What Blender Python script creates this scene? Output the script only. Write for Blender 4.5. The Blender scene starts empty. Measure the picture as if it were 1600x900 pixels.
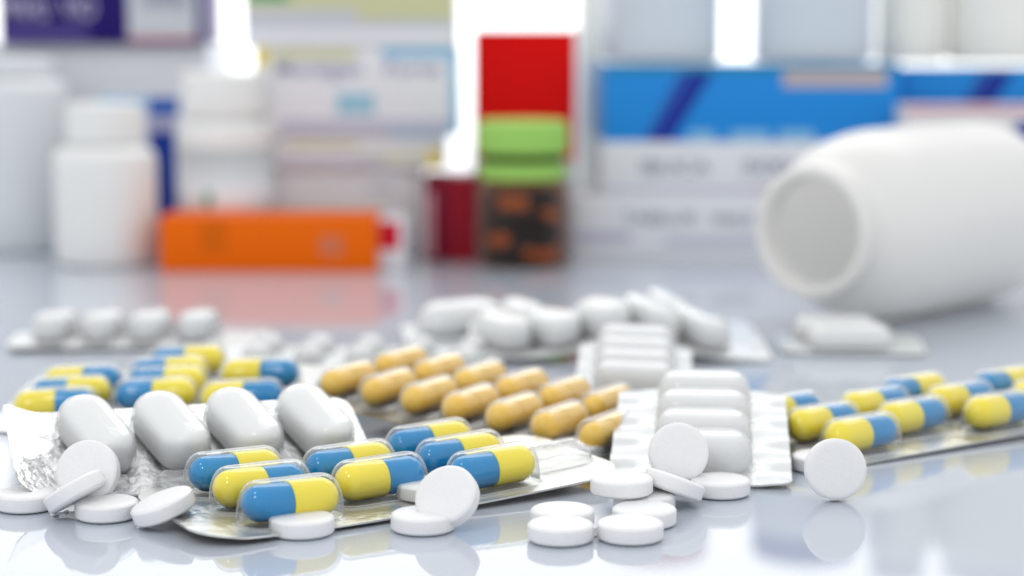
import bpy, math, random
from mathutils import Vector, Matrix, Euler
random.seed(7)
S = bpy.context.scene
C = S.collection
MM = 0.001
R = math.radians

# ---------------------------------------------------------------- camera
CAM_H = 88.0                      # mm above the table
PITCH = math.atan(379 / 3000)
cd = bpy.data.cameras.new('camera'); cam = bpy.data.objects.new('camera', cd); C.objects.link(cam)
cam.location = (0, 0, CAM_H * MM); cam.rotation_euler = (math.pi / 2 - PITCH, 0, 0)
cd.sensor_width = 36; cd.lens = 67.5; cd.clip_start = 0.01; cd.clip_end = 20
cd.dof.use_dof = True; cd.dof.focus_distance = 0.366; cd.dof.aperture_fstop = 9.2; cd.dof.aperture_blades = 0
S.camera = cam
# ---------------------------------------------------------------- world and lamps
W = bpy.data.worlds.new("World"); S.world = W; W.use_nodes = True
W.node_tree.nodes['Background'].inputs[0].default_value = (0.975, 0.985, 1.0, 1)
W.node_tree.nodes['Background'].inputs[1].default_value = 0.97
def area(name, loc, target, sx, sy, power, col=(1, 1, 1)):
    l = bpy.data.lights.new(name, 'AREA'); l.shape = 'RECTANGLE'; l.size = sx; l.size_y = sy
    l.energy = power; l.color = col
    o = bpy.data.objects.new(name, l); C.objects.link(o); o.location = loc
    o.rotation_euler = (Vector(target) - Vector(loc)).to_track_quat('-Z', 'Y').to_euler()
    return o
area('softbox_rear', (0.05, 1.08, 0.60), (0.0, 0.42, 0), 0.90, 0.26, 1.8)
area('backdrop_lamp', (0.0, 0.99, 0.035), (0, 1.28, 0.32), 1.7, 0.05, 6.0, (1, 0.995, 0.98))
k = area('small_key', (-0.22, 0.02, 0.42), (0, 0.40, 0), 0.034, 0.034, 0.34)
vs = S.view_settings
vs.view_transform = 'Standard'; vs.look = 'None'; vs.exposure = 0.15; vs.gamma = 1
try: S.cycles.max_bounces = 12; S.cycles.transparent_max_bounces = 24; S.cycles.caustics_reflective = False; S.cycles.caustics_refractive = False
except Exception: pass

def P(x, y, z=0.0):
    """point in mm on the height z seen at pixel (x, y) of the 1600x900 photograph"""
    dx = (x - 800) / 3000; dy = (450 - y) / 3000
    d = (dx, math.cos(PITCH) + dy * math.sin(PITCH), -math.sin(PITCH) + dy * math.cos(PITCH))
    t = (z - CAM_H) / d[2]
    return Vector((d[0] * t, d[1] * t, z))
def XZ(x, y, Y):
    """x and height (mm) of pixel (x, y) on the upright plane at distance Y"""
    dx = (x - 800) / 3000; dy = (450 - y) / 3000
    d = (dx, math.cos(PITCH) + dy * math.sin(PITCH), -math.sin(PITCH) + dy * math.cos(PITCH))
    t = Y / d[1]
    return d[0] * t, CAM_H + d[2] * t

# ---------------------------------------------------------------- materials
def mat(name, col=(.8, .8, .8), rough=.5, metal=0, ior=1.5, coat=0, sss=0, bump=None, coat_rough=.05, var=None, spec=.5):
    m = bpy.data.materials.new(name); m.use_nodes = True; nt = m.node_tree; b = nt.nodes['Principled BSDF']
    b.inputs['Base Color'].default_value = (*col, 1); b.inputs['Roughness'].default_value = rough
    b.inputs['Metallic'].default_value = metal; b.inputs['IOR'].default_value = ior
    b.inputs['Specular IOR Level'].default_value = spec; b.inputs['Coat Weight'].default_value = coat; b.inputs['Coat Roughness'].default_value = coat_rough
    if sss:
        b.inputs['Subsurface Weight'].default_value = sss; b.inputs['Subsurface Scale'].default_value = .002
        b.inputs['Subsurface Radius'].default_value = (1, .9, .8)
    tc = nt.nodes.new('ShaderNodeTexCoord')
    if bump:
        sc, st, det = bump
        n = nt.nodes.new('ShaderNodeTexNoise'); n.inputs['Scale'].default_value = sc; n.inputs['Detail'].default_value = det
        bp = nt.nodes.new('ShaderNodeBump'); bp.inputs['Strength'].default_value = st; bp.inputs['Distance'].default_value = .0004
        nt.links.new(tc.outputs['Object'], n.inputs['Vector']); nt.links.new(n.outputs[0], bp.inputs['Height'])
        nt.links.new(bp.outputs[0], b.inputs['Normal'])
    if var:
        n2 = nt.nodes.new('ShaderNodeTexNoise'); n2.inputs['Scale'].default_value = var[0]; n2.inputs['Detail'].default_value = 3
        mx = nt.nodes.new('ShaderNodeMix'); mx.data_type = 'RGBA'
        mx.inputs[6].default_value = (*col, 1); mx.inputs[7].default_value = (*var[1], 1)
        nt.links.new(tc.outputs['Object'], n2.inputs['Vector']); nt.links.new(n2.outputs[0], mx.inputs[0])
        nt.links.new(mx.outputs[2], b.inputs['Base Color'])
    return m
def film(name, tint=(.97, .98, .98), k=1.0, power=2.3, base=.03, rough=.09, bump=None, milk=.0, milkcol=(.9, .9, .9)):
    """thin clear plastic: straight-through transparency and a gloss that grows towards the edge"""
    m = bpy.data.materials.new(name); m.use_nodes = True; nt = m.node_tree; nt.nodes.clear()
    out = nt.nodes.new('ShaderNodeOutputMaterial'); tr = nt.nodes.new('ShaderNodeBsdfTransparent')
    gl = nt.nodes.new('ShaderNodeBsdfGlossy'); mix = nt.nodes.new('ShaderNodeMixShader')
    lw = nt.nodes.new('ShaderNodeLayerWeight'); lw.inputs['Blend'].default_value = .5
    pw = nt.nodes.new('ShaderNodeMath'); pw.operation = 'POWER'; pw.inputs[1].default_value = power
    ma = nt.nodes.new('ShaderNodeMath'); ma.operation = 'MULTIPLY_ADD'; ma.inputs[1].default_value = k; ma.inputs[2].default_value = base
    tr.inputs[0].default_value = (*tint, 1); gl.inputs['Roughness'].default_value = rough
    nt.links.new(lw.outputs['Facing'], pw.inputs[0]); nt.links.new(pw.outputs[0], ma.inputs[0]); nt.links.new(ma.outputs[0], mix.inputs[0])
    last = tr.outputs[0]
    if milk:
        df = nt.nodes.new('ShaderNodeBsdfDiffuse'); df.inputs[0].default_value = (*milkcol, 1)
        mm_ = nt.nodes.new('ShaderNodeMixShader'); mm_.inputs[0].default_value = milk
        nt.links.new(tr.outputs[0], mm_.inputs[1]); nt.links.new(df.outputs[0], mm_.inputs[2]); last = mm_.outputs[0]
    nt.links.new(last, mix.inputs[1]); e1 = nt.nodes.new('ShaderNodeBsdfDiffuse'); e1.inputs[0].default_value = (.92, .93, .93, 1)
    e2 = nt.nodes.new('ShaderNodeMixShader'); e2.inputs[0].default_value = .38; nt.links.new(gl.outputs[0], e2.inputs[1]); nt.links.new(e1.outputs[0], e2.inputs[2])
    nt.links.new(e2.outputs[0], mix.inputs[2]); nt.links.new(mix.outputs[0], out.inputs[0])
    if bump:
        tc = nt.nodes.new('ShaderNodeTexCoord'); n = nt.nodes.new('ShaderNodeTexNoise'); n.inputs['Scale'].default_value = bump[0]
        bp = nt.nodes.new('ShaderNodeBump'); bp.inputs['Strength'].default_value = bump[1]; bp.inputs['Distance'].default_value = .0004
        nt.links.new(tc.outputs['Object'], n.inputs['Vector']); nt.links.new(n.outputs[0], bp.inputs['Height'])
        nt.links.new(bp.outputs[0], gl.inputs['Normal']); nt.links.new(bp.outputs[0], lw.inputs['Normal'])
    return m
def translucent(name, col, amt=.5):
    m = mat(name, col, .35, bump=(60, .05, 2)); nt = m.node_tree; b = nt.nodes['Principled BSDF']
    tl = nt.nodes.new('ShaderNodeBsdfTranslucent'); tl.inputs[0].default_value = (*col, 1)
    mx = nt.nodes.new('ShaderNodeMixShader'); mx.inputs[0].default_value = amt
    nt.links.new(b.outputs[0], mx.inputs[1]); nt.links.new(tl.outputs[0], mx.inputs[2])
    nt.links.new(mx.outputs[0], nt.nodes['Material Output'].inputs[0]); return m
def foil(name, col, rough, crinkle=.5, hatch=True, metal=1.0, coat=.6):
    """aluminium foil: a fine pressed grid with larger crinkles"""
    m = mat(name, col, rough, metal, coat=coat); nt = m.node_tree; b = nt.nodes['Principled BSDF']
    tc = nt.nodes.new('ShaderNodeTexCoord')
    n = nt.nodes.new('ShaderNodeTexNoise'); n.inputs['Scale'].default_value = 260; n.inputs['Detail'].default_value = 4
    bp = nt.nodes.new('ShaderNodeBump'); bp.inputs['Strength'].default_value = crinkle; bp.inputs['Distance'].default_value = .0008
    nt.links.new(tc.outputs['Object'], n.inputs['Vector']); nt.links.new(n.outputs[0], bp.inputs['Height'])
    if hatch:
        v = nt.nodes.new('ShaderNodeTexVoronoi'); v.inputs['Scale'].default_value = 1700; v.inputs['Randomness'].default_value = .25
        b2 = nt.nodes.new('ShaderNodeBump'); b2.inputs['Strength'].default_value = .8; b2.inputs['Distance'].default_value = .00015
        nt.links.new(tc.outputs['Object'], v.inputs['Vector']); nt.links.new(v.outputs['Distance'], b2.inputs['Height'])
        nt.links.new(bp.outputs[0], b2.inputs['Normal']); nt.links.new(b2.outputs[0], b.inputs['Normal'])
    else: nt.links.new(bp.outputs[0], b.inputs['Normal'])
    return m

M = {
 'table': mat('glossy_table', (.465, .505, .575), .03, ior=1.66, coat=.0, var=(3, (.48, .515, .58))),
 'backdrop': mat('white_paper', (.88, .88, .87), .9),
 'tablet': mat('pressed_tablet', (.755, .76, .765), .42, bump=(1800, .22, 3), sss=.15, var=(900, (.80, .80, .80))),
 'tablet_glossy': mat('coated_tablet', (.83, .83, .825), .26, sss=.2, coat=.0),
 'blue': mat('blue_gelatin', (.0, .225, .52), .14, spec=.5, coat=.0, sss=.08, var=(120, (.0, .26, .58))),
 'yellow': mat('yellow_gelatin', (.95, .745, .035), .14, spec=.5, coat=.0, sss=.1, var=(120, (.96, .80, .07))),
 'tan': mat('tan_gelatin', (.88, .49, .025), .16, spec=.5, coat=.0, sss=.15, var=(150, (.94, .64, .11))),
 'film': film('clear_blister_film'),
 'film_tan': film('glossy_tan_pocket_film', base=.05, rough=.12, k=.9, power=2.2),
 'film_milky': film('milky_blister_film', milk=.30, milkcol=(.85, .86, .86), k=.6, base=.06, rough=.10, bump=(300, .15)),
 'film_crushed': film('crushed_blister_film', k=.9, base=.12, bump=(500, .7), milk=.12),
 'foil_gold': foil('silver_foil', (.78, .78, .745), .30, .6),
 'foil_back': mat('dark_shade_foil_back', (.05, .055, .07), .4, metal=.3),  # shade under the cards painted in, so the table mirrors dark lines
 'foil_tan': foil('dull_brown_foil', (.30, .28, .24), .35, .25),
 'foil': foil('crinkled_silver_foil', (.80, .81, .80), .36, 1.6, hatch=False),
 'foil_pale': foil('pale_foil', (.80, .83, .82), .42, .5, hatch=False, metal=.55),
 'card_white': foil('white_blister_card', (.64, .66, .655), .30, .22, hatch=False, metal=0, coat=.4),
 'hdpe': mat('white_bottle_plastic', (.80, .805, .79), .35, sss=.3, bump=(60, .05, 2)),
 'hdpe_cool': mat('cool_white_bottle_plastic', (.70, .72, .74), .4, sss=.2),
 'hdpe_pale': mat('pale_blue_bottle_plastic', (.60, .66, .73), .45, spec=.3),
 'bottle_thin': translucent('thin_white_plastic', (.89, .885, .86), .26),
 'cream': mat('cream_plastic', (.84, .85, .80), .4),
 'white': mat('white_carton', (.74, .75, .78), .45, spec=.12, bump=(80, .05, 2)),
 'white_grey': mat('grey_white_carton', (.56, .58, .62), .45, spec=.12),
 'pinkish': mat('pinkish_white_carton', (.72, .69, .69), .5, spec=.12),
 'purple': mat('purple_ink', (.016, .007, .125), .4, spec=.12),
 'orange': mat('orange_carton', (.82, .135, .0), .45, spec=.12),
 'orange_dark': mat('dark_orange_ink', (.66, .12, .0), .45, spec=.12),
 'orange_rose': mat('dull_rose_ink', (.62, .17, .08), .5, spec=.12),
 'red': mat('red_ink', (.78, .0, .0), .4, spec=.12),
 'crimson': mat('crimson_ink', (.60, .005, .03), .4, spec=.12),
 'maroon': mat('maroon_carton', (.17, .004, .02), .4, spec=.12),
 'maroon_light': mat('dark_red_ink', (.30, .008, .022), .4, spec=.12),
 'green': mat('green_cap_plastic', (.33, .60, .13), .35, spec=.12),
 'green_ink': mat('green_ink', (.06, .33, .18), .5, spec=.12),
 'blue_box': mat('bright_blue_carton', (.02, .25, .68), .4, spec=.12),
 'blue_dark': mat('deep_blue_ink', (.016, .035, .30), .4, spec=.12),
 'blue_mid': mat('mid_blue_ink', (.03, .11, .42), .4, spec=.12),
 'teal': mat('teal_ink', (.03, .25, .38), .4, spec=.12),
 'blue_pale': mat('pale_blue_ink', (.24, .50, .72), .5, spec=.12),
 'navy': mat('navy_carton', (.012, .045, .30), .45, spec=.12),
 'beige': mat('beige_ink', (.50, .42, .42), .5, spec=.12),
 'lavender': mat('lavender_ink', (.38, .37, .52), .5, spec=.12),
 'lavender_dark': mat('violet_ink', (.10, .08, .28), .5, spec=.12),
 'lavender_pale': mat('pale_lavender_ink', (.50, .50, .60), .5, spec=.12),
 'yellow_ink': mat('yellow_ink', (.75, .60, .10), .5, spec=.12),
 'yellow_pale': mat('pale_yellow_ink', (.60, .60, .36), .5, spec=.12),
 'grey_ink': mat('grey_ink', (.34, .36, .42), .5, spec=.12),
 'rose': mat('rose_ink', (.58, .26, .30), .5, spec=.12),
 'lilac_text': mat('pale_lilac_ink', (.50, .47, .66), .5, spec=.12),
 'cyan': mat('cyan_ink', (.30, .52, .64), .5, spec=.12),
 'amber': film('amber_glass', tint=(.68, .37, .09), k=.45, base=.035, rough=.05),
 'pill_orange': mat('orange_pill', (.66, .40, .04), .4, spec=.2),
 'jar_dark': mat('dark_jar_fill', (.016, .010, .004), .5, spec=.1),  # shade in the gaps between pills painted as near-black filler; neck too
}

# ---------------------------------------------------------------- mesh helpers (all sizes in mm)
def link(name, verts, faces, material, parent=None, smooth=True, mats=None, fm=None):
    me = bpy.data.meshes.new(name); me.from_pydata([(a * MM, b * MM, c * MM) for a, b, c in verts], [], faces)
    o = bpy.data.objects.new(name, me); C.objects.link(o)
    for mm_ in (mats or [material]): me.materials.append(mm_)
    if fm: me.polygons.foreach_set('material_index', fm)
    me.polygons.foreach_set('use_smooth', [smooth] * len(me.polygons))
    me.update()
    if parent: o.parent = parent
    return o
def sharp(o, deg=35):
    o.data.set_sharp_from_angle(angle=R(deg)) if hasattr(o.data, 'set_sharp_from_angle') else None
def empty(name, label, cat, loc, rot=(0, 0, 0), group=None):
    o = bpy.data.objects.new(name, None); C.objects.link(o); o.empty_display_size = .005
    o.location = Vector(loc) * MM; o.rotation_euler = [R(a) for a in rot]
    o['label'] = label; o['category'] = cat
    if group: o['group'] = group
    return o
def tag(o, label, cat, group=None):
    o['label'] = label; o['category'] = cat
    if group: o['group'] = group
    return o
def lathe(profile, n=64, axis='z'):
    """profile: list of (r, z), r=0 at either end closes it"""
    v = []; f = []; rings = []
    for r, z in profile:
        if r < 1e-6: rings.append([len(v)]); v.append((0, 0, z))
        else:
            rings.append(list(range(len(v), len(v) + n)))
            v += [(r * math.cos(2 * math.pi * i / n), r * math.sin(2 * math.pi * i / n), z) for i in range(n)]
    for a, b in zip(rings, rings[1:]):
        for i in range(n):
            j = (i + 1) % n
            if len(a) == 1 and len(b) == 1: continue
            if len(a) == 1: f.append((a[0], b[j], b[i]))
            elif len(b) == 1: f.append((a[i], a[j], b[0]))
            else: f.append((a[i], a[j], b[j], b[i]))
    if axis == 'x': v = [(z, x, y) for x, y, z in v]
    return v, f
def box_mesh(x0, x1, y0, y1, z0, z1, bev=.5):
    import bmesh
    bm = bmesh.new(); bmesh.ops.create_cube(bm, size=1)
    for q in bm.verts: q.co = ((x0 + x1) / 2 + q.co.x * (x1 - x0), (y0 + y1) / 2 + q.co.y * (y1 - y0), (z0 + z1) / 2 + q.co.z * (z1 - z0))
    if bev: bmesh.ops.bevel(bm, geom=bm.edges[:], offset=bev, segments=3, affect='EDGES', profile=.5)
    v = [tuple(q.co) for q in bm.verts]; bm.verts.index_update(); f = [[q.index for q in p.verts] for p in bm.faces]; bm.free()
    return v, f
def text_mesh(name, txt, size, width, material, parent, loc, rot=(90, 0, 0), bold=.0):
    cu = bpy.data.curves.new(name, 'FONT'); cu.body = txt; cu.size = size * MM; cu.extrude = .03 * MM; cu.align_x = 'CENTER'; cu.align_y = 'CENTER'; cu.offset = bold * MM
    t = bpy.data.objects.new('tmp', cu); C.objects.link(t)
    dg = bpy.context.evaluated_depsgraph_get(); me = bpy.data.meshes.new_from_object(t.evaluated_get(dg)); bpy.data.objects.remove(t)
    xs = [q.co.x for q in me.vertices]; w = max(xs) - min(xs)
    if width:
        for q in me.vertices: q.co.x *= width * MM / w
    me.materials.clear(); me.materials.append(material); me.name = name
    o = bpy.data.objects.new(name, me); C.objects.link(o); o.parent = parent
    o.location = Vector(loc) * MM; o.rotation_euler = [R(a) for a in rot]
    return o

# ---------------------------------------------------------------- the setting
t = link('table', [(-1500, -600, 0), (1500, -600, 0), (1500, 1500, 0), (-1500, 1500, 0), (-1500, -600, -18), (1500, -600, -18), (1500, 1500, -18), (-1500, 1500, -18)],
         [(0, 1, 2, 3), (7, 6, 5, 4), (0, 4, 5, 1), (1, 5, 6, 2), (2, 6, 7, 3), (3, 7, 4, 0)], M['table'], smooth=False); t['kind'] = 'structure'
bv = []; bf = []
for i in range(2):
    for s in range(14):
        a = s / 13
        y, z = (1280 - 0 * a, 1) if s == 0 else (1280 + 120 * (1 - math.cos(a * math.pi / 2)) * 0, 1 + 1200 * a)
        bv.append(((-1400, 1400)[i], y, z))
bf = [(s, s + 1, s + 15, s + 14) for s in range(13)]
b_ = link('backdrop', bv, bf, M['backdrop']); b_['kind'] = 'structure'
sol = b_.modifiers.new('t', 'SOLIDIFY'); sol.thickness = .003; sol.offset = 1

# ---------------------------------------------------------------- loose tablets
TR = 5.95; TT = 3.5
def tablet_mesh():
    h = TT / 2; pr = []
    for r, z in [(0, h), (TR * .35, h - .01), (TR * .65, h - .05), (TR * .82, h - .11), (TR * .90, h - .17), (TR * .925, h - .24), (TR * .955, h - .37), (TR * .985, h - .52), (TR * .997, h - .62), (TR, h - .75)]: pr.append((r, z))
    pr = pr + [(r, -z) for r, z in reversed(pr)]
    return lathe(list(reversed(pr)), 72)
tv, tf = tablet_mesh()
TAB = None
def tablet(label, px, pybottom, z=0, tilt=(0, 0, 0), center=None, group='loose white tablets scattered on the table'):
    global TAB
    if TAB is None: TAB = link('tablet', tv, tf, M['tablet']); o = TAB
    else: o = TAB.copy(); C.objects.link(o)
    if center is None:
        p = P(px, pybottom, z); p.y += TR; p.z = z + TT / 2 + .02
    else: p = Vector(center)
    o.location = p * MM; o.rotation_euler = [R(a) for a in tilt]
    if center is None: o.rotation_euler.z = random.uniform(0, 6)
    tag(o, label, 'tablet', group)
    return o
def stand(label, cx, cy, lean, turn, roll=0, ydepth=None, zlift=0):
    """a disc on its edge; lean = degrees its face is tipped back from upright, turn = degrees its face looks to the left"""
    tl = R(lean)
    zc = TR * math.cos(tl) + TT / 2 * math.sin(tl) + zlift
    p = P(cx, cy, zc)
    M_ = Matrix.Rotation(R(turn), 4, 'Z') @ Matrix.Rotation(R(90 - lean), 4, 'X')
    o = tablet(label, 0, 0, center=p)
    e = M_.to_euler(); o.rotation_euler = e; o.location = Vector(p) * MM
    return o
tablet('white tablet lying flat and cut off by the left edge of the photo', 30, 806)
tablet('white tablet lying flat between the leaning tablet and the tilted one at lower left', 157, 821)
o = tablet('white tablet tilted towards us on its edge beside the rounded foil corner', 0, 0, center=P(255, 791, 3.8)); o.rotation_euler = (R(5), R(-19), 0)
o = tablet('white tablet leaning steeply with its shaded underside and rim showing at lower left', 0, 0, center=P(117, 768, 4.9)); o.rotation_euler = (R(-9), R(-31), 0)
stand('white tablet standing on edge behind the leaning one at lower left', 138, 737, 24, -6, zlift=1.2)
tablet('white tablet lying flat in front of the nearest blue and yellow capsule', 466, 847)
tablet('white tablet lying flat before the upright tablet under the foil edge', 659, 841)
tablet('white tablet mostly hidden behind the upright leaning tablet at the foil edge', 664, 790, z=1.2)
stand('white tablet leaning upright against the front edge of the capsule blister', 699, 777, 38, -24)
tablet('nearest white tablet of the left pair in the central cluster', 877, 858)
tablet('white tablet just behind the nearest one in the central cluster', 880, 834)
tablet('nearest white tablet of the right pair in the central cluster', 988, 856)
tablet('white tablet behind the right front one in the central cluster', 1010, 832)
tablet('white tablet lying under another tablet in the central cluster', 1010, 808)
tablet('white tablet resting on top of another in the central cluster', 974, 783, z=TT + .05)
tablet('white tablet lying flat before the white blister card, right end of the cluster', 1130, 784)
o = tablet('white tablet lying aslant with its lower right rim on the table', 0, 0, center=P(1053, 757, 4.2)); o.rotation_euler = (R(-11), R(20), 0)
stand('large looking round white tablet standing before the pale oblong pockets', 1060, 708, 22, -4, zlift=1.5)
stand('round white tablet standing alone on its edge at right', 1305, 733, 10, 3)
tablet('white tablet hidden behind the lone standing tablet at right', 1288, 744)
tablet('white tablet lying flat behind the right tip of the capsule blister', 904, 724)

cr = random.Random(11)
for lb, x, y, sz in (('tiny white crumb on the table under the steeply leaning tablet', 83, 806, .9), ('tiny white chip at the foot of the tilted tablet beside the foil corner', 219, 826, .8),
                     ('small white crumb between the leaning tablet and the flat one at lower left', 104, 800, .6), ('tiny white crumb near the right tablet pair of the central cluster', 930, 838, .6)):
    v, f = lathe([(0, 0), (.6, .05), (.75, .3), (.45, .6), (0, .7)], 7)
    v = [(a * sz * cr.uniform(.7, 1.5), b * sz * cr.uniform(.7, 1.4), c * sz) for a, b, c in v]
    o = link('tablet_crumb', v, f, M['tablet'], smooth=False); o.location = P(x, y, 0.02) * MM; tag(o, lb, 'crumb', 'crumbs of broken tablet')
# ---------------------------------------------------------------- blister packs
def stadium(a, Rr, n=20):
    pts = []
    for i in range(n + 1):
        t = -math.pi / 2 + math.pi * i / n; pts.append((a, 0, math.cos(t), math.sin(t)))
    for i in range(n + 1):
        t = math.pi / 2 + math.pi * i / n; pts.append((-a, 0, math.cos(t), math.sin(t)))
    return pts
def dome_mesh(length, width, h, ex=2.6, lip=.7, bottom=False, crush=0, seed=0):
    Rr = width / 2; a = max(length / 2 - Rr, 0.01); st = stadium(a, Rr); n = len(st); rnd = random.Random(seed)
    v = []; f = []; rings = []
    prof = ([(1 + lip / Rr, 0.0), (1 + .35 * lip / Rr, .04 * h)] if lip else []) + [(math.cos(q) ** (2 / ex), h * math.sin(q) ** (2 / ex)) for q in [math.pi / 2 * k / 12 for k in range(12)]]
    if bottom: prof = [(0.0, 0), (.7, 0), (.93, .04 * h), (1.0, .16 * h)] + [(c, max(z, .16 * h) + .0) for c, z in prof if z > .17 * h]
    for c, z in prof:
        rings.append(list(range(len(v), len(v) + n)))
        v += [(x + c * Rr * ux, c * Rr * uy, z) for x, _, ux, uy in st]
    c = len(v)
    rings.append(list(range(len(v), len(v) + n))); v += [(x, 0, h) for x, _, ux, uy in st]
    if crush:
        ph = [rnd.uniform(0, 6) for _ in range(6)]
        v = [(x, y, z * (1 - crush * (.5 + .5 * math.sin(x * .7 + ph[0]) * math.cos(y * .9 + ph[1]))) + (0.3 * math.sin(2.1 * x + ph[2]) * math.sin(1.7 * y + ph[3]) if z > .5 else 0)) for x, y, z in v]
    for A, B in zip(rings, rings[1:]):
        for i in range(n):
            j = (i + 1) % n; f.append((A[i], A[j], B[j], B[i]))
    return v, f
def card_mesh(x0, x1, y0, y1, r, th, warp, step=2.0):
    nx = max(8, int((x1 - x0) / step)); ny = max(8, int((y1 - y0) / step)); W_, H_ = (x1 - x0) / 2, (y1 - y0) / 2; cx, cy = (x0 + x1) / 2, (y0 + y1) / 2
    top = []
    for j in range(ny + 1):
        for i in range(nx + 1):
            x = -W_ + 2 * W_ * i / nx; y = -H_ + 2 * H_ * j / ny
            ax, ay = abs(x) - (W_ - r), abs(y) - (H_ - r)
            if ax > 0 and ay > 0:
                k = max(ax, ay) / math.hypot(ax, ay); ax *= k; ay *= k
                x = math.copysign(W_ - r + ax, x); y = math.copysign(H_ - r + ay, y)
            top.append((x + cx, y + cy))
    N = len(top); v = [(x, y, warp(x, y) + th) for x, y in top] + [(x, y, warp(x, y)) for x, y in top]; f = []
    I = lambda i, j: j * (nx + 1) + i
    for j in range(ny):
        for i in range(nx):
            q = (I(i, j), I(i + 1, j), I(i + 1, j + 1), I(i, j + 1)); f.append(q); f.append(tuple(N + k for k in reversed(q)))
    bd = [I(i, 0) for i in range(nx)] + [I(nx, j) for j in range(ny)] + [I(i, ny) for i in range(nx, 0, -1)] + [I(0, j) for j in range(ny, 0, -1)]
    for a, b in zip(bd, bd[1:] + bd[:1]): f.append((a, N + a, N + b, b))
    return v, f
TH = .4
def place(v, x, y, z, ang=0, warp=None, roll=0):
    c, s = math.cos(R(ang)), math.sin(R(ang)); out = []
    for a, b, h in v:
        X, Y = x + a * c - b * s, y + a * s + b * c
        out.append((X, Y, h + z + (warp(x, y) + (warp(X, Y) - warp(x, y)) if warp else 0)))
    return out
def capsule_parts(L, D):
    Rr = D / 2; a = L / 2 - Rr; sp = -.3
    def cap(sign, x_in, rr, xo):
        pr = [(rr * math.cos(t), xo + rr * math.sin(t)) for t in [math.pi / 2 * k / 14 for k in range(15)]]
        pr = [(rr * .985, x_in), (rr, x_in + .15)] + pr; pr = [(0, x_in)] + pr[:-1] + [(0, xo + rr)]
        v, f = lathe([(r, z) for r, z in pr], 40, 'x')
        if sign < 0: v = [(-x, y, z) for x, y, z in v]; f = [tuple(reversed(q)) for q in f]
        return v, f
    return cap(1, sp, Rr, a), cap(-1, -sp - .05, Rr * .945, a)
def blister(name, label, loc, rot, xr, yr, pockets, card, warp=lambda x, y: 0, corner=5, group=None, th=TH, cat='blister pack', back=None):
    root = empty(name, label, cat, loc, rot, group)
    v, f = card_mesh(*xr, *yr, corner, th, warp); o = link('foil_card', v, f, card, root); sharp(o, 50)
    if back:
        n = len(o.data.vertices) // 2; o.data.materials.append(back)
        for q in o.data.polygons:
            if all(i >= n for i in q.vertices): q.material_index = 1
    for k, p in enumerate(pockets):
        x, y, a = p['x'], p['y'], p.get('ang', 0); kd = p['kind']
        L, Wd, h = p['dome']
        ns = hash((round(x), round(y))) % 1000
        v, f = dome_mesh(L, Wd, h, ex=p.get('ex', 2.6), crush=p.get('crush', 0), seed=ns, lip=p.get('lip', .7))
        link('blister_pocket', place(v, x, y, th + .01, a, warp), f, p.get('film', M['film']), root)
        if kd == 'capsule':
            (v1, f1), (v2, f2) = capsule_parts(p['L'], p['D']); ja = a + random.uniform(-2.5, 2.5); jx = random.uniform(-.3, .3)
            if p.get('flip'): ja += 180
            zc = th + p['D'] / 2 + .1
            A = link('capsule', place(v1, x + jx, y, zc, ja, warp), f1, p['m1'], root); A['label'] = p['l1']
            B = link('capsule_half', place(v2, x + jx, y, zc, ja, warp), f2, p['m2'], A); B['label'] = p['l2']
        elif kd == 'oblong':
            v, f = dome_mesh(L - p.get('gap', 1.6), Wd - p.get('gap', 1.6), h - .7, ex=p.get('tex', 3.0), lip=0, bottom=True)
            link('oblong_tablet', place(v, x, y, th + .06, a, warp), f, M['tablet_glossy'], root)
    return root
def bycap(x, y, blue_left, ang=0, **kw):
    return dict(kind='capsule', x=x, y=y, ang=ang, L=19.2, D=7.3, dome=(21.0, 8.8, 8.1), m1=M['yellow'], m2=M['blue'], l1='yellow half of a two colour capsule', l2='blue half of a two colour capsule', flip=not blue_left, **kw)
def void(x, y, ang=0, dome=(21.6, 9.3, 8.4), crush=.45):
    return dict(kind='empty', x=x, y=y, ang=ang, dome=dome, crush=crush, film=M['film_crushed'])

# front pack of blue and yellow capsules
px_, py_ = 21.9, 12.1
def front_warp(x, y): return .9 * math.exp(-((x + 19) / 6) ** 2) * .6 + .0006 * (x - 25) ** 2
caps = [bycap(0, 0, True), bycap(px_, .5 * py_, False), bycap(2 * px_, 0, True), bycap(0, py_, False), bycap(px_, 1.5 * py_, True), bycap(2 * px_, py_, True),
        bycap(0, 2 * py_, True), bycap(2 * px_, 2 * py_, True), void(3 * px_ - 3, .5 * py_, dome=(17, 8, 4.5)), ]
blister('capsule_blister', 'front silver blister pack of sharp blue and yellow capsules among the tablets', (-40.7, 344.9, .7), (2.2, -1.0, 33), (-20, 72.5), (-7.5, 31), caps, M['foil_gold'], front_warp, corner=9, group='blister packs of blue and yellow capsules')
# right pack
caps = [bycap(0, 0, False), bycap(21.5, 6, False), bycap(43, 0, False), bycap(0, 12.1, False), bycap(21.5, 18.1, False), bycap(43, 12.1, False), bycap(0, 24.2, False), bycap(43, 24.2, False), bycap(43 - 4, 24.2 + 12, True), bycap(64.5, 6, False), bycap(64.5, 18, True)]
caps = [c for c in caps if not (c['x'] == 39)]
caps[7] = bycap(40, 24.2, True)
blister('capsule_blister', 'blurred blister pack of blue and yellow capsules at the right edge of the photo', (75.2, 406.7, .8), (2.6, -.8, 33.8), (-15, 82), (-7.5, 31), caps, M['foil_gold'], corner=7, group='blister packs of blue and yellow capsules')
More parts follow.
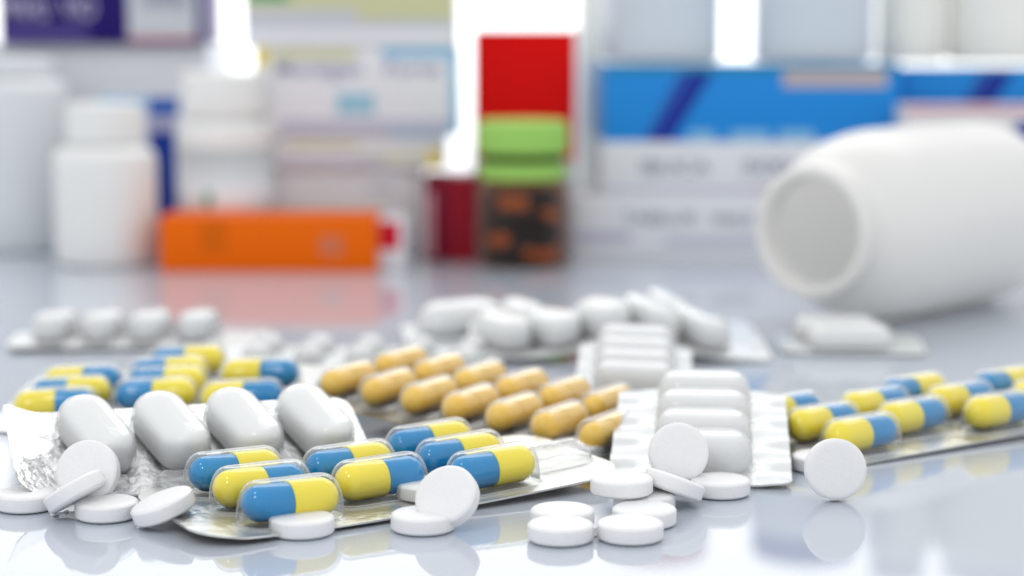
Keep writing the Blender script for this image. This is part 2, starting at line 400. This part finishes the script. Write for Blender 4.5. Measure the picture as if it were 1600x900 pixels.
# left pack behind
caps = [bycap(0, 0, False), bycap(1, 12, True), bycap(2, 24, False), bycap(22, 6, True), bycap(23, 18, True), bycap(22, 30, True), bycap(43, 0, False), bycap(25, 43, True), bycap(45, 24, False, ang=-8)]
blister('capsule_blister', 'blurred blister pack of blue and yellow capsules at far left behind the oblong tablets', (-105.5, 438.4, 1.1), (2.9, -2.1, 2.4), (-15, 58), (-8, 51), caps, M['foil_gold'], corner=7, group='blister packs of blue and yellow capsules')
# tan capsules
caps = []
for i in range(7):
    for j in range(2):
        caps.append(dict(kind='capsule', x=i * 11.7, y=j * 20.9, ang=88, L=17.6, D=6.6, dome=(18.9, 7.7, 7.4), film=M['film_tan'], m1=M['tan'], m2=M['tan'], l1='tan capsule', l2='lower half of a tan capsule'))
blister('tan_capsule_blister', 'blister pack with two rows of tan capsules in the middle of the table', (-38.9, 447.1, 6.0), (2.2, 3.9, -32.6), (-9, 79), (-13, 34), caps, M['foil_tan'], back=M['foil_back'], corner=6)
# oblong white tablets, propped card at left
def oblong(x, y, ang=90, dome=(19.5, 12.0, 8.6), **kw): return dict(kind='oblong', x=x, y=y, ang=ang, dome=dome, **kw)
def prop_warp(x, y): return .35 * math.sin(x * .85) * math.exp(-((y + 9) / 6) ** 2) + 3.4 * (max(0, (-x - 8) / 8)) ** 2
caps = [oblong(i * 15.0, 0, ang=107, dome=(21.5, 11.8, 8.4), gap=1.3, ex=3.6, tex=5.0) for i in range(4)]
caps += [dict(kind='empty', x=i * 15.0, y=-12.6, ang=4, dome=(10, 4.5, 2.6), crush=.5, film=M['film_crushed']) for i in range(4)]
blister('oblong_tablet_blister', 'crinkled clear foil blister of four big oblong white tablets propped up at left', (-83.6, 377.6, 7.3), (24, .8, 21), (-17, 56), (-15.5, 14), caps, M['foil'], prop_warp, corner=4, group='silver blisters of oblong white tablets')
# white card with stacked oblong pockets
caps = [oblong(0, k * 11.1, 0, (20.5, 10.6, 7.6), film=M['film_milky'], ex=3.2, tex=3.6, gap=1.2) for k in range(4)]
def flange_warp(x, y): return .5 * math.sin(y * .55) * min(1, max(0, (abs(x) - 11) / 4))
blister('white_card_blister', 'white blister card with a column of horizontal oblong pockets in the centre foreground', (39, 385.4, 2.3), (11.5, 0, -6), (-19, 18), (-9, 42), caps, M['card_white'], flange_warp, corner=2.5, group='white cards of stacked oblong pockets')
caps = [oblong(0, k * 11.1, 0, (20.5, 10.6, 7.6), film=M['film_milky'], ex=3.2, tex=3.6, gap=1.2) for k in range(4)]
blister('white_card_blister', 'blurred white blister card with stacked pockets lying behind the nearer white card', tuple(P(990, 614, 4)), (7, 2, -4), (-14.5, 14.5), (-8, 42), caps, M['card_white'], flange_warp, corner=2.5, group='white cards of stacked oblong pockets')
# far silver blisters
def hump(x, y): return 5.5 * math.exp(-((x - 36) / 17) ** 2)
caps = [oblong(i * 14.0, 2, 122, (22, 12.6, 9.3), ex=3.4, tex=4) for i in range(5)] + [oblong(6, 22, 112, (19, 12, 8.5), ex=3.4, tex=4), oblong(50, 24, 112, (19, 12, 8), ex=3.4, tex=4)]
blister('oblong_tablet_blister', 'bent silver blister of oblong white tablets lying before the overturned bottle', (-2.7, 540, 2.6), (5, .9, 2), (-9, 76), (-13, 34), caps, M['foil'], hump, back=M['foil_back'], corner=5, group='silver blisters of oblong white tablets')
caps = [oblong(i * 13.9, j * 22, 70, (17, 11.2, 8.8), ex=3.6, tex=4.5) for i in range(4) for j in range(1)]
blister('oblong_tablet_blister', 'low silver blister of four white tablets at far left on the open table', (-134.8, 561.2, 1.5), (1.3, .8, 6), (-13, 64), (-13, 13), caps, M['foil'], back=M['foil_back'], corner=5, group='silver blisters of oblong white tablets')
caps = [oblong(0, 0, 0, (28, 17, 10), gap=2)]
blister('large_tablet_blister', 'blurred pale blister with one large flat topped pocket left of the bent silver blister', tuple(P(722, 520, 1)), (4, -2, 8), (-18, 18), (-14, 14), caps, M['foil_pale'], corner=5)
caps = [oblong(i * 14.6, j * 15, 95, (9.5, 9.0, 5.2), film=M['film_milky']) for i in range(5) for j in range(2)]
blister('round_tablet_blister', 'pale foil blister with small round pockets behind the tan capsules', tuple(P(402, 566, .6)), (1.5, 0, -6), (-14, 68), (-30, 24), caps, M['foil_pale'], corner=5)
caps = [oblong(0, 0, 4, (26, 12, 7.5)), oblong(-3, 13, 4, (26, 12, 7.5))]
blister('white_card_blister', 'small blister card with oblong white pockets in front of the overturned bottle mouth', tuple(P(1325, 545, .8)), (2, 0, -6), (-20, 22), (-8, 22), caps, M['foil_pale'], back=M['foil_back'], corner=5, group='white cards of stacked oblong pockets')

# ---------------------------------------------------------------- bottles
def smooth_prof(pts, sub=4):
    return pts
def bottle(name, label, cx, Y, r, ztop_body, rcap, zcap0, zcap1, bodymat, capmat, z0=0, label_m=None, group=None):
    root = empty(name, label, 'bottle', (cx, Y, z0), group=group)
    hb = ztop_body
    pr = [(0, 1.0), (r * .75, .8), (r * .88, 0), (r * .96, .6), (r, 2.2)]
    pr += [(r, hb * .25), (r, hb * .5), (r, hb - 6)]
    for k in range(1, 7):
        a = k / 6 * math.pi / 2; pr.append((rcap * .86 + (r - rcap * .86) * math.cos(a), hb - 6 + 6 * math.sin(a)))
    pr += [(rcap * .84, zcap0 + 1.0), (rcap * .8, zcap0 + 2), (0, zcap0 + 2)]
    v, f = lathe(pr, 72); o = link('bottle_body', v, f, bodymat, root); sharp(o, 40)
    n = 96; cv = []; cf = []
    prof = [(.96, zcap0), (1, zcap0 + .6), (1, zcap1 - 1.4), (.97, zcap1 - .5), (.9, zcap1), (.6, zcap1 - .2)]
    for rr, z in prof:
        for i in range(n):
            rib = (.35 if i % 2 else 0) if zcap0 + .3 < z < zcap1 - .7 else .15
            q = rcap * rr - rib; cv.append((q * math.cos(2 * math.pi * i / n), q * math.sin(2 * math.pi * i / n), z))
    for k in range(len(prof) - 1):
        for i in range(n): j = (i + 1) % n; cf.append((k * n + i, k * n + j, (k + 1) * n + j, (k + 1) * n + i))
    cf.append(tuple((len(prof) - 1) * n + i for i in range(n))); cf.append(tuple(reversed(range(n))))
    o = link('cap', cv, cf, capmat, root); sharp(o, 40)
    if label_m:
        v, f = lathe([(r + .02, hb * .15), (r + .12, hb * .15), (r + .12, hb * .80), (r + .02, hb * .78)], 72); link('paper_label', v, f, label_m, root)
    return root
# white bottles standing at left
def zz(y, Y): return XZ(800, y, Y)[1]
def xx(x, Y): return XZ(x, 300, Y)[0]
Y = 778
bottle('pill_bottle', 'small white pill bottle with white screw cap standing at left before the navy carton', xx(165, Y), Y, 20.6, zz(226, Y), 15.2, zz(222, Y), zz(160, Y), M['hdpe'], M['hdpe'])
Y = 800
wb = bottle('pill_bottle', 'white pill bottle with wide cap standing behind the orange box', xx(354, Y), Y, 20.0, zz(186, Y), 18.0, zz(180, Y), zz(112, Y), M['hdpe'], M['hdpe'], label_m=M['white'])
v, f = box_mesh(-1.6, 1.6, -20.6, -19.7, zz(318, Y), zz(294, Y), .3); link('printed_mark', [(x - 4.6, y + .45, z) for x, y, z in v], f, M['green_ink'], wb)
Y = 835
bottle('pill_bottle', 'tall white bottle cut off at the left edge behind the small bottle', xx(28, Y), Y, 23.5, zz(120, Y), 17, zz(118, Y), zz(90, Y), M['hdpe_cool'], M['hdpe_cool'])
# bottles on the blue carton
Y = 850; zt = zz(97, 812)
bottle('pill_bottle', 'pale bottle standing on the blue carton beside the bright gap', xx(1027, Y), Y - 14, 25.5, 44, 22, 43, 56, M['hdpe_pale'], M['rose'], z0=zt + .25)
bottle('pill_bottle', 'pale bottle standing on the blue carton left of the cream bottles', xx(1258, Y), Y - 14, 26.0, 44, 23, 43, 56, M['hdpe_pale'], M['navy'], z0=zt + .25)
# overturned bottle
th_ = 42
root = empty('overturned_bottle', 'large open white bottle lying on its side at right with its mouth towards us', 'bottle', (91, 586, 31), (0, 0, 90 - th_ + 0))
pr = [(16.6, 8), (16.8, 4), (17.0, 1.2), (17.5, .2), (18.8, 0), (20.3, .5), (20.9, 1.8), (20.6, 3.2), (20.5, 4.6), (21.1, 5.4), (20.6, 6.4), (20.5, 7.5), (20.7, 9), (21.6, 10.6), (23.2, 12.6), (25.0, 15.2), (26.6, 18.2), (27.9, 21.6), (28.9, 25.2), (29.7, 29), (30.3, 33)]
pr += [(30.7, 38), (31, 60), (31, 90), (31, 104), (30.4, 107), (28.6, 109), (25, 110), (0, 109)]
pr = pr
inner = [(0, 106), (28, 105.5), (29.2, 102), (29.2, 34), (27, 26), (20, 17), (17, 14), (14.5, 8)]
v, f = lathe(list(reversed(pr + [])) , 96, 'x'); o = link('bottle_body', v, f, M['bottle_thin'], root)
# amber jar
Y = 772; cx = xx(816, Y)
jar = empty('amber_jar', 'amber glass jar of orange capsules with a bright green cap', 'jar', (cx, Y, 0))
r = 18.6; hb = zz(280, Y)
pr = [(0, 1.2), (r * .8, .6), (r * .9, 0), (r * .98, .8), (r, 2.5), (r, hb - 5), (r * .97, hb - 2.5), (r * .88, hb), (r * .86, zz(246, Y))]
v, f = lathe(pr, 80); link('jar_body', v, f, M['amber'], jar)
def ring(z0, z1, rr, nm, capped):
    pr = [(0, z0 + .05), (rr * .95, z0)] if True else []
    pr += [(rr * .99, z0 + .6), (rr, z0 + 1.6), (rr, z1 - 2.6), (rr * .985, z1 - 1.5), (rr * .95, z1 - .7), (rr * .88, z1 - .15), (rr * .8, z1), (0, z1 + .05)]
    v, f = lathe(pr, 80); o = link(nm, v, f, M['green'], jar); sharp(o, 40)
ring(zz(279, Y), zz(252, Y), 17.9, 'green_collar', False)
ring(zz(240, Y), zz(187, Y), 18.6, 'cap', True)
v, f = lathe([(0, zz(253, Y)), (16.6, zz(253, Y)), (16.6, zz(239, Y)), (0, zz(239, Y))], 60); o = link('jar_neck', v, f, M['jar_dark'], jar); sharp(o, 40)
(v1, f1), (v2, f2) = capsule_parts(15, 7.2)
pv = v1 + v2; pf = f1 + [tuple(len(v1) + k for k in q) for q in f2]
proto = None; rnd = random.Random(3); lay = 0
for lv in range(7):
    for k in range(6):
        a = k * 1.047 + lv * .55 + rnd.uniform(-.15, .15); rad = 11.2
        z = 5.5 + lv * 5.0
        if z > hb - 6: continue
        me_m = M['pill_orange'] if (k + 2 * lv) % 5 == 0 and rnd.random() < .9 else M['jar_dark']
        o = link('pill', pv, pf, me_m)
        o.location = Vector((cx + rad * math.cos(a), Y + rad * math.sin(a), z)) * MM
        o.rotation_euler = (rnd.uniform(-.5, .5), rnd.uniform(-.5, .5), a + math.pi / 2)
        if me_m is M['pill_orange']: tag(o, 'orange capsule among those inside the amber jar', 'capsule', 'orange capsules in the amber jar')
        else: tag(o, 'added dark filler capsule for the dark gaps inside the amber jar', 'capsule', 'dark filler capsules in the amber jar')
for lv in range(7):  # added dark core that keeps the inside of the jar dark
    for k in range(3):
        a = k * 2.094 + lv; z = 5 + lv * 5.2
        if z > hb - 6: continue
        o = link('pill', pv, pf, M['jar_dark']); o.location = Vector((cx + 3.6 * math.cos(a), Y + 3.6 * math.sin(a), z)) * MM; o.rotation_euler = (.3, .2, a + 1.57)
        tag(o, 'added dark filler capsule for the dark gaps inside the amber jar', 'capsule', 'dark filler capsules in the amber jar')

# ---------------------------------------------------------------- cartons; all given by the pixels they span and their distance
def carton(name, label, x0, x1, yt, yb, Y, depth, m, z0=None, rot=0, panels=(), texts=(), group=None, cat='box', bounce_sheet=None):
    X0, X1 = XZ(x0, 300, Y)[0], XZ(x1, 300, Y)[0]; Z1 = XZ(800, yt, Y)[1]; Z0 = (0.02 if z0 is None else z0)
    cx = (X0 + X1) / 2; w = (X1 - X0) / 2
    root = empty(name, label, cat, (cx, Y, Z0), (0, 0, rot), group)
    v, f = box_mesh(-w, w, 0, depth, 0, Z1 - Z0, .45); o = link('carton', v, f, m, root); sharp(o, 40)
    if bounce_sheet: v, f = box_mesh(-w + .5, w - .5, .5, depth - .5, Z1 - Z0, Z1 - Z0 + .06, 0); link('added_top_panel', v, f, bounce_sheet, root, smooth=False)  # added pale sheet on top, keeps blue bounce off the bottles
    for k, p in enumerate(panels):
        a, b, c, d, mm_ = p[:5]; nm = p[5] if len(p) > 5 else 'printed_panel'
        xa, xb = XZ(a, 300, Y)[0] - cx, XZ(b, 300, Y)[0] - cx; za, zb = XZ(800, d, Y)[1] - Z0, XZ(800, c, Y)[1] - Z0
        xa = max(xa, -w + .25); xb = min(xb, w - .25); za = max(za, .25); zb = min(zb, Z1 - Z0 - .25)
        lift = .10 + .05 * k
        if nm == 'diagonal_stripe':
            sk = p[6] * 1.0; sk = sk * Y / 3000
            quad = [(xa + sk, zb), (xb + sk, zb), (xb, za), (xa, za)]
            v = [(x, -lift, z) for x, z in quad] + [(x, .05, z) for x, z in quad]
            f = [(3, 2, 1, 0), (4, 5, 6, 7), (0, 1, 5, 4), (1, 2, 6, 5), (2, 3, 7, 6), (3, 0, 4, 7)]
            link(nm, v, f, mm_, root, smooth=False)
        else:
            v, f = box_mesh(xa, xb, -lift, .05, za, zb, 0); link(nm, v, f, mm_, root, smooth=False)
    for tx in texts:
        s, a, b, yc, hpx, mm_ = tx
        xa, xb = XZ(a, 300, Y)[0] - cx, XZ(b, 300, Y)[0] - cx; zc = XZ(800, yc, Y)[1] - Z0
        text_mesh('lettering', s, hpx * Y / 3000 * 1.35, xb - xa, mm_, root, ((xa + xb) / 2, -.42, zc), bold=.12)
    return root
carton('orange_carton', 'low bright orange carton lying in front of the white cartons', 247, 588, 339, 425, 748, 34, M['orange'],
       panels=[(312, 352, 345, 395, M['orange_dark']), (498, 535, 368, 400, M['orange_rose'])])
carton('small_carton', 'small white carton with a red spot beside the orange carton', 560, 634, 342, 420, 786 - 30, 26, M['white'],
       panels=[(591, 624, 346, 390, M['crimson'])])
carton('white_carton', 'wide pinkish white carton at the bottom of the stack behind the orange one', 392, 656, 262, 405, 806, 60, M['pinkish'],
       panels=[(400, 640, 266, 300, M['white']), (575, 615, 292, 300, M['lavender_pale'])])
zs = zz(262, 806)
carton('flat_carton', 'thin carton with yellow corner lying in the middle of the pharmacy stack', 424, 693, 212, 262, 802, 55, M['white'], z0=zs + .05,
       panels=[(560, 665, 240, 250, M['yellow_pale']), (668, 690, 234, 262, M['yellow_ink']), (450, 560, 222, 232, M['yellow_pale']), (440, 600, 244, 256, M['lavender_pale'])])
zs2 = zz(212, 802)
carton('blue_edged_carton', 'white carton with blue right edge and pale lavender lettering', 400, 716, 74, 212, 800, 58, M['white'], z0=zs2 + .05,
       panels=[(704, 716, 74, 212, M['blue_pale'], 'blue_edge'), (598, 704, 73, 90, M['blue_pale']), (402, 422, 74, 103, M['yellow_ink']), (426, 560, 77, 93, M['yellow_pale']), (528, 586, 146, 178, M['cyan']), (440, 704, 186, 210, M['lavender_pale']), (610, 704, 206, 212, M['blue_pale'])],
       texts=[('Montigen', 434, 566, 108, 24, M['lavender']), ('Forte', 602, 688, 108, 22, M['lavender'])])
zs3 = zz(74, 800)
carton('top_carton', 'pale carton with yellow green upper band on top of the middle stack', 386, 712, -40, 74, 800, 58, M['white_grey'], z0=zs3 + .05,
       panels=[(386, 712, -38, 14, M['yellow_pale']), (390, 455, -38, 2, M['green_ink']), (560, 712, 14, 30, M['yellow_pale']), (386, 712, 44, 70, M['white'])])
carton('navy_carton', 'narrow navy blue carton standing between the two white bottles', 156, 284, 150, 400, 822, 30, M['white'],
       panels=[(156, 236, 151, 164, M['blue_pale']), (234, 282, 151, 180, M['blue_mid']), (234, 276, 205, 400, M['navy']), (232, 276, 180, 206, M['lavender'])])
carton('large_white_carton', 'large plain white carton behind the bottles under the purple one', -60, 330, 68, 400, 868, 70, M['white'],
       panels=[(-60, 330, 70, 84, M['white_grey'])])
zs4 = zz(68, 868)
carton('purple_carton', 'purple carton with white lettering and pale right panel at top left', 7, 320, -50, 66, 862, 60, M['purple'], z0=zs4 + .05,
       panels=[(7, 145, 44, 60, M['lavender_dark']), (207, 312, -50, 58, M['white_grey'], 'pale_panel'), (230, 300, -30, 12, M['grey_ink']), (207, 312, 56, 64, M['rose'], 'red_stripe')],
       texts=[('MNXU', 12, 86, 14, 34, M['lilac_text']), ('VIO', 106, 158, 14, 34, M['lilac_text'])])
carton('red_carton', 'tall carton with a bright red upper part behind the amber jar', 740, 899, 46, 402, 830, 30, M['white'], rot=-3,
       panels=[(740, 899, 46, 250, M['red'], 'red_panel')])
carton('maroon_carton', 'dark maroon carton standing left of the amber jar', 664, 748, 276, 412, 784, 30, M['maroon'],
       panels=[(703, 746, 278, 410, M['maroon_light']), (669, 678, 300, 400, M['rose'])])
carton('tall_white_carton', 'tall narrow white carton rising behind the red one', 904, 942, -60, 402, 866, 40, M['cream'])
# right stack
Yr = 790
carton('lettered_carton', 'white carton with faint grey lettering at the bottom of the right stack', 893, 1330, 308, 412, Yr, 62, M['white'],
       panels=[(897, 985, 362, 380, M['lavender_pale']), (1040, 1200, 372, 384, M['lavender_pale'])], texts=[('TABILUX', 972, 1090, 341, 20, M['grey_ink']), ('VIALS', 1112, 1178, 343, 20, M['grey_ink'])], group='lettered cartons in the right stack')
za = zz(308, Yr)
carton('lettered_carton', 'white carton with faint grey lettering directly under the blue carton', 940, 1340, 222, 308, Yr + 4, 62, M['white'], z0=za + .05,
       panels=[(942, 1340, 293, 301, M['lavender_pale']), (1180, 1250, 292, 300, M['beige'])], texts=[('IBUCA', 1000, 1108, 262, 26, M['grey_ink']), ('500', 1160, 1235, 262, 26, M['grey_ink'])], group='lettered cartons in the right stack')
zb = zz(222, Yr + 4)
for (x0, x1, lb, extra) in ((942, 1402, 'bright blue carton with dark diagonal stripe and beige label on the right stack',
        [(1220, 1382, 110, 136, M['beige'], 'beige_label'), (1075, 1115, 205, 220, M['blue_pale']), (1140, 1200, 205, 220, M['blue_pale']), (1215, 1270, 204, 220, M['blue_pale'])]),
        (1405, 1730, 'second bright blue carton at the right edge above the overturned bottle', [])):
    carton('blue_carton', lb, x0, x1, 99 if x0 < 1000 else 106, 222, Yr + (6 if x0 < 1000 else 26), 90, M['blue_box'], z0=zb + .05,
           panels=[(x0 + 62, x0 + 104, 100, 221, M['blue_mid'], 'diagonal_stripe', 62), (x0 + 72, x0 + 106, 100, 221, M['blue_dark'], 'diagonal_stripe', 72), (x0, x1, 101, 112, M['teal'], 'teal_edge')] + extra, bounce_sheet=M['white_grey'], group='bright blue cartons')
carton('support_carton', 'white carton under the second blue one behind the overturned bottle', 1345, 1740, 222, 412, Yr + 26, 80, M['white_grey'])
carton('pale_carton', 'pale carton with a dark blue spot behind the shoulder of the overturned bottle', 1412, 1740, 165, 412, 775, 28, M['pinkish'],
       panels=[(1412, 1740, 165, 175, M['rose']), (1582, 1625, 190, 245, M['blue_dark'])])
zc = zz(99, Yr + 6)
for x0, x1, m_, lb in ((1358, 1462, 'cream', 'cream bottle on the blue carton at upper right'), (1466, 1640, 'cream', 'broad white bottle at the upper right corner of the photo')):
    Yc = 856; cxx = xx((x0 + x1) / 2, Yc)
    bottle('cream_bottle', lb, cxx, Yc - 8, (x1 - x0) / 2 / 3000 * Yc, 60, (x1 - x0) / 2 / 3000 * Yc * .8, 58, 70, M[m_], M['white'], z0=zc + .2)
